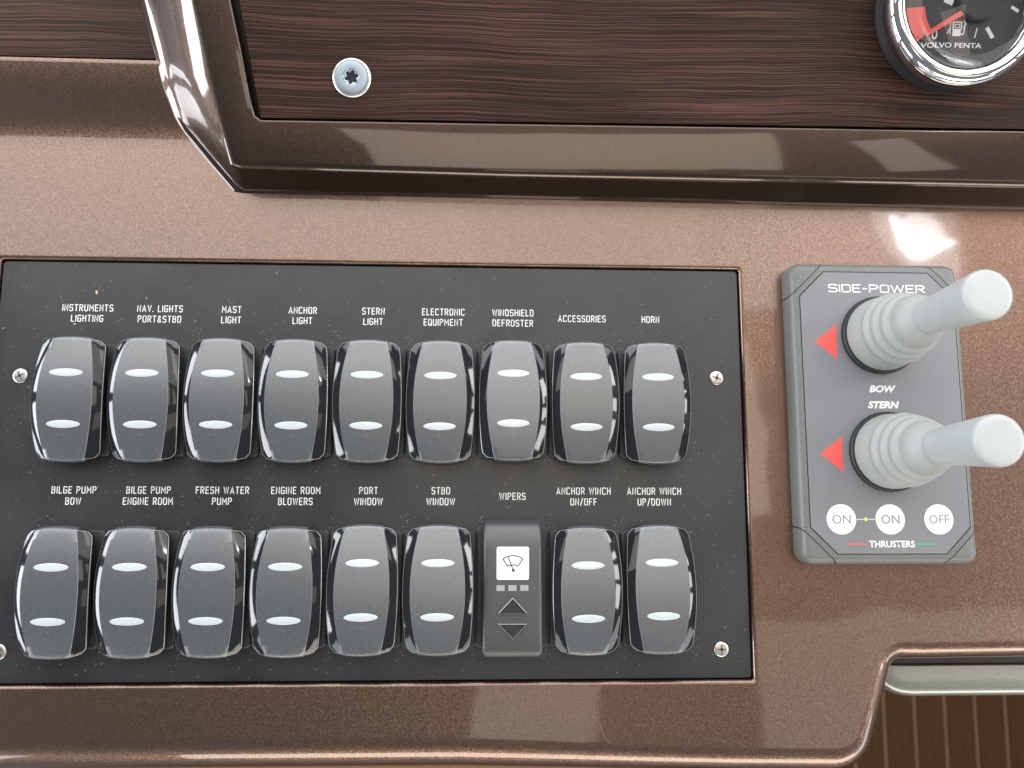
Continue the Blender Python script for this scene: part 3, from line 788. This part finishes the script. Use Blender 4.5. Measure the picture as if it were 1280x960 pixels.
for name, pts in (('up_button', [(-4.7, -7.5), (4.7, -7.5), (0, -2.6)]), ('down_button', [(-4.7, -10.7), (0, -15.4), (4.7, -10.7)])):
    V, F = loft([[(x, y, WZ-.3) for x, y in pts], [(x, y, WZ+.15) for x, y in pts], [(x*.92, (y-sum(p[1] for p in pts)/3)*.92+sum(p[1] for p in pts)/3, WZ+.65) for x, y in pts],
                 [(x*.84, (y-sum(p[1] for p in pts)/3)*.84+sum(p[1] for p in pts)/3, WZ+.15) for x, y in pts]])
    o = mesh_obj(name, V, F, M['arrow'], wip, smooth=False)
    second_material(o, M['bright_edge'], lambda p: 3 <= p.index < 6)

# ================================================================== THRUSTER CONTROL
TX, TY = 172.3, -32.0
thr = thing('thruster_control', 'grey rectangular bow and stern thruster control unit with two joysticks', 'thruster control', (TX, TY, C))
HX, HY, HT = 29.7, 51.0, 7.8
def housing_bm():
    prof = [(0, 0), (0, 4.2), (.25, 5.4), (.8, 6.5), (1.6, 7.3), (2.4, 7.7), (3.0, HT)]
    V, F = loft([rrect(HX-i, HY-i, max(4.2-i, .9), z, 6) for i, z in prof], True, True)
    bm = bmesh.new(); vs = [bm.verts.new((x*S, y*S, z*S)) for x, y, z in V]
    for f in F: bm.faces.new([vs[i] for i in f])
    bmesh.ops.recalc_face_normals(bm, faces=bm.faces)
    return bm
OX, OY, CUT = 26.75, 47.3, 8.6
octo = [(OX, OY-CUT), (OX-CUT, OY), (-OX+CUT, OY), (-OX, OY-CUT), (-OX, -OY+CUT), (-OX+CUT, -OY), (OX-CUT, -OY), (OX, -OY+CUT)]
off = 2.3
planes = []
for sx in (1, -1):
    for sy in (1, -1):
        nrm = Vector((sx, sy, 0)).normalized(); d = Vector((sx*OX, sy*(OY-CUT), 0)).dot(nrm)+off
        planes.append((nrm, d))
bm = housing_bm()
for nrm, d in planes:
    bmesh.ops.bisect_plane(bm, geom=bm.verts[:]+bm.edges[:]+bm.faces[:], plane_co=nrm*(d-.13)*S, plane_no=nrm, clear_outer=True)
me = bpy.data.meshes.new('housing'); bm.to_mesh(me); bm.free(); link('housing', me, M['housing'], thr, angle=30)
for nrm, d in planes:
    bm = housing_bm()
    bmesh.ops.bisect_plane(bm, geom=bm.verts[:]+bm.edges[:]+bm.faces[:], plane_co=nrm*(d+.13)*S, plane_no=nrm, clear_inner=True)
    me = bpy.data.meshes.new('corner_cap'); bm.to_mesh(me); bm.free(); link('corner_cap', me, M['housing'], thr, angle=30)
prof = [(.5, 0), (.5, 4.1), (1.3, 6.0), (3.2, HT-.6)]
mesh_obj('core', *loft([rrect(HX-i, HY-i, max(4.2-i, .9), z, 6) for i, z in prof]), M['recess'], thr)
def octs(s): return [(x*(1+s/OX), y*(1+s/OY)) for x, y in octo]
mesh_obj('dark_underlay', *loft([[(x, y, z) for x, y in octs(.30)] for z in (HT-.3, HT+.03)]), M['recess'], thr, smooth=False)  # dark slab painted in as the shaded groove around the film
slab('label_film', octs(-.02), HT-.2, HT+.12, M['film'], thr, bev=.08)
FZT = HT+.12
stroke_text(['SIDE-POWER'], 0, 41.7, FZT+.03, 2.5, 3, .21, M['ink'], thr, wide=2.3, gap=.36)
font_text('BOW', 0, 7.1, FZT+.03, 3.1, M['white'], thr, shear=.25, bold=.15, wide=1.12)
font_text('STERN', 0, 1.7, FZT+.03, 3.1, M['white'], thr, shear=.25, bold=.15, wide=1.12)
font_text('THRUSTERS', 0.0, -44.2, FZT+.03, 2.9, M['white'], thr, bold=.09, wide=1.0)
slab('red_line', [(-15.2, -44.42), (-8.0, -44.42), (-8.0, -44.05), (-15.2, -44.05)], FZT-.05, FZT+.03, M['red'], thr, bev=.02)
slab('green_line', [(7.9, -44.42), (15.1, -44.42), (15.1, -44.05), (7.9, -44.05)], FZT-.05, FZT+.03, M['green'], thr, bev=.02)
for name, x, t in (('on_button', -16.5, 'ON'), ('on_button', -.1, 'ON'), ('off_button', 16.3, 'OFF')):
    b = disc(name, 4.95, HT, FZT+.12, M['white'], thr, (x, -36.2, 0)); b['label'] = 'round white button marked '+t
    font_text(t, 0, 0, FZT+.15, 4.15 if t == 'ON' else 4.0, M['grey_ink'], b)
slab('link_line', [(-11.4, -36.3), (-5.2, -36.3), (-5.2, -36.1), (-11.4, -36.1)], FZT-.05, FZT+.03, M['ink'], thr, bev=.02)
disc('indicator_lamp', .6, FZT-.05, FZT+.12, M['yellow'], thr, (-8.3, -36.2, 0), n=20)
for y0, sk in ((23.1, 0), (-14.8, 0)):
    pts = [(-22.5, y0), (-14.6, y0+6.0)]+[(-14.6+.35*math.sin(math.pi*k/6)*-1-.15*k/6, y0+6.0-12.1*k/6) for k in range(1, 7)]
    o = slab('red_arrow', pts, FZT-.05, FZT+.035, M['red'], thr, bev=.02)

def joystick(x, y, lean, label):
    j = bpy.data.objects.new('joystick', None); COL.objects.link(j); j.parent = thr
    j.location = Vector((x-TX, y-TY, FZT))*S; j.rotation_euler = lean; j['label'] = label; j.empty_display_size = .01
    mesh_obj('collar', *lathe([(13.3, -.1), (13.3, 1.2), (12.9, 1.7), (11.5, 1.9)], 72), M['black'], j)
    prof = [(12.2, 1.0), (12.3, 2.6), (12.2, 5), (11.9, 7.4), (11.4, 8.7), (11.35, 9.4), (11.45, 10.0), (11.75, 10.7), (11.85, 11.6), (11.5, 12.4), (10.85, 12.9), (10.55, 13.4),
            (10.6, 14.0), (10.9, 14.7), (10.95, 15.6), (10.5, 16.4), (9.85, 16.9), (9.55, 17.4), (9.62, 18.0), (9.85, 18.7), (9.85, 19.5), (9.4, 20.3), (8.7, 20.8), (8.38, 21.3),
            (8.3, 22.0), (8.3, 23.4), (7.8, 25.0), (7.0, 26.5), (6.1, 27.6), (5.5, 28.4), (5.2, 29.0), (5.1, 30.6)]
    mesh_obj('boot', *lathe(prof, 80), M['rubber'], j, angle=80)
    prof = [(4.4, 28.6), (5.0, 28.9), (5.3, 29.6), (5.45, 31), (6.15, 41.5), (6.95, 52.9), (7.03, 54.6), (6.93, 55.4), (6.6, 55.95), (6.0, 56.2), (5.0, 56.28), (2.4, 56.3)]
    mesh_obj('handle', *lathe(prof, 72, close_bottom=True), M['cap'], j, angle=40)
    # moulding seam up the handle
    for s in (1, -1):
        V, F = [], []
        for k in range(9):
            z = 30+23.5*k/8; r = 5.43+(z-31)*.0675
            a0 = math.radians(-75 if s == 1 else 105)
            for da, dr in ((-.012, 0), (0, .09), (.012, 0)): V.append(((r+dr)*math.cos(a0+da), (r+dr)*math.sin(a0+da), z))
        for k in range(8):
            for i in range(2): F.append((3*k+i, 3*k+i+1, 3*k+i+4, 3*k+i+3))
        mesh_obj('seam', V, F, M['cap'], j)
    return j
joystick(172.4, -6.6, (-0.006, 0.008, 0), 'upper pale grey joystick with ribbed boot above the BOW lettering')
joystick(172.9, -46.0, (-0.010, -0.002, 0), 'lower pale grey joystick with ribbed boot below the STERN lettering')

# ================================================================== TRIM RAIL below the notch
rail = thing('trim_rail', 'silver grey rounded rail with black top strip below the console notch', 'rail', (235, -126, -26))
def rail_mesh(x0, yb, yt, zt, zb, R, m, name, shrink=0):
    sec = []
    for k in range(13):
        a = math.radians(-90+180*k/12) ; sec.append(a)
    V, F = [], []
    xs = [0, .6, 1.6, 3, 5, 8, 12, 20, 45, 110]
    prof = [(0, -14), (.0, -6), (.35, -3.2), (1.2, -1.4), (2.6, -.4), (4.2, 0), (8.4, .25), (11.6, .1), (11.9, -.5), (12.0, -14)]
    for xi in xs:
        t = min(1, xi/12); e = 1-math.sqrt(max(0, 1-(1-t)**2))
        for y, z in prof:
            yy = y+e*(12-y)*.72
            V.append((x0+xi, yb+yy, zt+z-e*1.5))
    n = len(prof)
    for k in range(len(xs)-1):
        for i in range(n-1): F.append((k*n+i, k*n+i+1, (k+1)*n+i+1, (k+1)*n+i))
    F.append(tuple(range(n)))
    return mesh_obj(name, V, F, m, rail, angle=40)
rail_mesh(181.3-235, -133.2+126, 0, 5, 0, 0, M['silver'], 'rail')
V, F = loft([rrect(50, 2.6, .8, z, 3, 0, 0) for z in (-10, -1.5)]+[rrect(49.6, 2.2, .6, -1.1, 3, 0, 0)])
mesh_obj('top_strip', V, F, M['black'], rail, (182.8+50-235, -118.6+126, 5.4))
